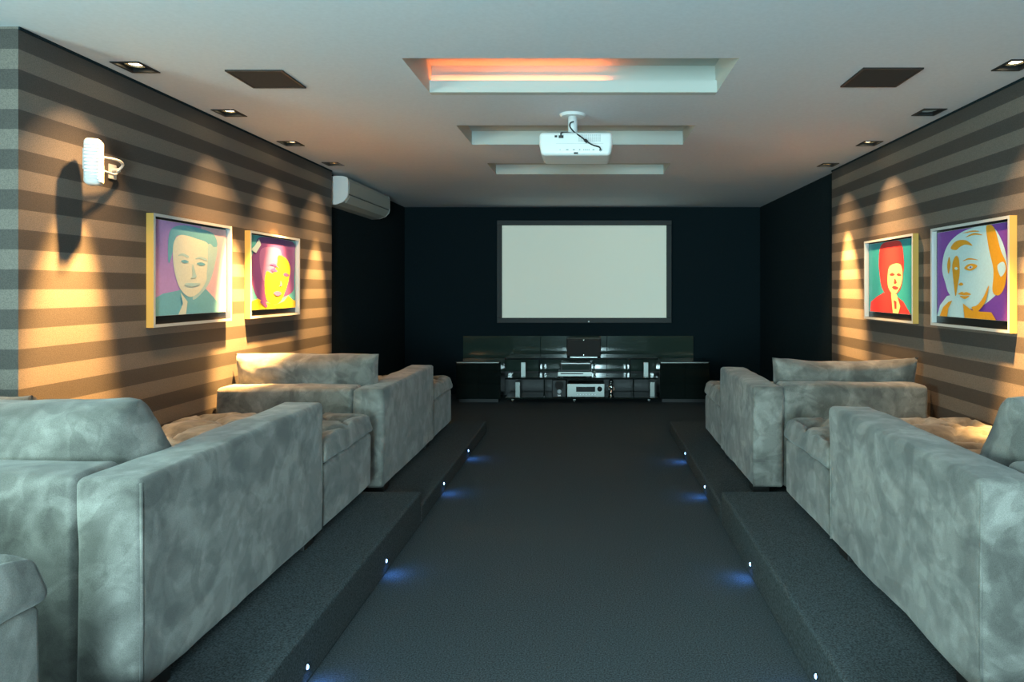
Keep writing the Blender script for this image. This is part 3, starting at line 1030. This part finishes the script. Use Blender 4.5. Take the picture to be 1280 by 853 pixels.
for x0, x1, lab in ((-1.58, -1.05, 'low black lacquered side console left of the media rack'), (0.845, 1.44, 'low black lacquered side console right of the media rack')):
    t = thing('side_console', lab, 'cabinet', ((x0 + x1) / 2, 8.20, 0.0), 'low side consoles beside the media rack')
    hw = (x1 - x0) / 2
    link('body', box(B(), (-hw, -0.20, 0.045), (hw, 0.22, 0.470), bev=0.003), 'black_gloss', t)
    link('top_panel', box(B(), (-hw - 0.005, -0.215, 0.4705), (hw + 0.005, 0.225, 0.490), bev=0.003), 'black_gloss', t)
    link('edge_strip', box(B(), (-hw + 0.01, -0.2185, 0.4755), (hw - 0.02, -0.2152, 0.4850)), 'brushed_silver', t)
    for s in (-1, 1):
        a0, a1 = (-hw + 0.01, -0.003) if s < 0 else (0.003, hw - 0.01)
        link('door', box(B(), (a0, -0.212, 0.055), (a1, -0.2005, 0.462), bev=0.002), 'black_gloss', t)
    link('plinth', box(B(), (-hw + 0.03, -0.17, 0.001), (hw - 0.03, 0.19, 0.0448)), 'black_plastic', t)

zs1, zs2, zs3 = 0.0722, 0.3072, 0.5422
# centre speaker
t = thing('center_speaker', 'black centre speaker on top of the media rack under the screen', 'speaker', (-0.060, 8.08, zs3))
link('cabinet', box(B(), (-0.205, -0.11, 0.008), (0.205, 0.12, 0.222), bev=0.012, seg=3), 'black_plastic', t)
link('grille', box(B(), (-0.195, -0.124, 0.016), (0.195, -0.1105, 0.214), bev=0.005), 'black_mesh', t)
for z in (0.208, 0.030):
    b = B()
    ball(b, (0.0, -0.126, z), 0.013, (1.3, 0.4, 0.7), 12)
    link('badge', b, 'chrome', t, True)
link('base', box(B(), (-0.16, -0.10, 0.0003), (0.16, 0.10, 0.0078)), 'brushed_silver', t)
# players on the middle shelf
t = thing('disc_player', 'thin silver disc player on the middle shelf of the media rack', 'player', (-0.165, 8.08, zs2))
link('body', box(B(), (-0.205, -0.11, 0.010), (0.205, 0.14, 0.066), bev=0.004), 'brushed_silver', t)
link('disc_tray', box(B(), (-0.17, -0.114, 0.038), (0.10, -0.1102, 0.050)), 'black_plastic', t)
b = B()
for s in (-0.16, 0.16):
    box(b, (s - 0.02, -0.08, 0.0003), (s + 0.02, -0.04, 0.0098))
    box(b, (s - 0.02, 0.07, 0.0003), (s + 0.02, 0.11, 0.0098))
link('foot', b, 'black_plastic', t)
t = thing('set_top_box', 'black set-top box stacked on the thin silver disc player', 'receiver', (-0.155, 8.09, zs2 + 0.0663))
link('body', box(B(), (-0.18, -0.11, 0.0005), (0.18, 0.12, 0.100), bev=0.005), 'black_plastic', t)
link('top_trim', box(B(), (-0.176, -0.112, 0.092), (0.176, 0.10, 0.1045), bev=0.002), 'brushed_silver', t)
link('front_window', box(B(), (-0.165, -0.1135, 0.022), (0.165, -0.1103, 0.080)), 'green_glass_black', t)
b = B()
box(b, (-0.021, -0.03, 0.0003), (0.021, 0.03, 0.006), bev=0.002)
cyl(b, (0, 0, 0.006), (0, 0, 0.05), 0.012, 0.017, n=16)
ball(b, (0, 0, 0.058), 0.018)
tag(link('table_clock', b, 'brushed_silver', smooth=True, loc=(0.068, 8.04, zs2)), 'tiny silver ornament beside the silver disc player on the middle shelf', 'ornament')
# bottom shelf
t = thing('subwoofer', 'small black speaker box on the bottom shelf left of the silver receiver', 'speaker', (-0.350, 8.08, zs1))
link('cabinet', box(B(), (-0.082, -0.12, 0.0005), (0.082, 0.12, 0.205), bev=0.006), 'black_plastic', t)
b = B()
cyl(b, (0.0, -0.1235, 0.140), (0.0, -0.1205, 0.140), 0.055, n=26)
link('cone', b, 'black_mesh', t)
b = B()
ball(b, (0.0, -0.122, 0.068), 0.026, (1, 0.4, 1), 14)
link('tweeter', b, 'white_metal', t, True)
b = box(B(), (-0.018, -0.1225, 0.012), (0.018, -0.1203, 0.030))
link('badge', b, 'white_metal', t)
t = thing('av_receiver', 'silver audio receiver with dark display on the bottom shelf of the media rack', 'receiver', (-0.035, 8.08, zs1))
link('body', box(B(), (-0.215, -0.14, 0.012), (0.215, 0.14, 0.160), bev=0.004), 'black_plastic', t)
link('front_panel', box(B(), (-0.220, -0.152, 0.010), (0.220, -0.1402, 0.164), bev=0.003), 'brushed_silver', t)
link('display', box(B(), (-0.115, -0.155, 0.070), (0.110, -0.1522, 0.130)), 'dark_display', t)
b = B()
cyl(b, (0.163, -0.178, 0.105), (0.163, -0.1522, 0.105), 0.029, n=24)
link('volume_knob', b, 'black_plastic', t, True)
b = B()
for k in range(7):
    cyl(b, (-0.10 + k * 0.035, -0.157, 0.038), (-0.10 + k * 0.035, -0.1522, 0.038), 0.006, n=10)
link('button_row', b, 'white_metal', t)
b = B()
for sx_ in (-0.17, 0.17):
    for sy_ in (-0.1, 0.1):
        cyl(b, (sx_, sy_, 0.0003), (sx_, sy_, 0.0118), 0.02, n=12)
link('foot', b, 'black_plastic', t)
t = thing('figurine', 'small shiny chrome figurine right of the silver receiver on the bottom shelf', 'ornament', (0.265, 8.02, zs1))
b = B()
cyl(b, (0, 0, 0.0003), (0, 0, 0.012), 0.036, 0.032, n=20)
link('base', b, 'chrome', t, True)
b = B()
cyl(b, (0, 0, 0.012), (0.004, 0, 0.085), 0.022, 0.014, n=14)
ball(b, (0.002, 0, 0.110), 0.028, (1, 0.8, 1.2))
tube(b, spline([(0.018, 0, 0.125), (0.036, -0.01, 0.10), (0.030, -0.02, 0.07)], 5), 0.007)
tube(b, spline([(-0.016, 0, 0.125), (-0.036, -0.01, 0.105), (-0.020, -0.02, 0.08)], 5), 0.007)
cyl(b, (0.002, 0, 0.135), (0.002, 0, 0.16), 0.009, n=10)
link('torso', b, 'chrome', t, True)
b = B()
ball(b, (0.002, 0, 0.178), 0.026)
link('head', b, 'chrome', t, True)
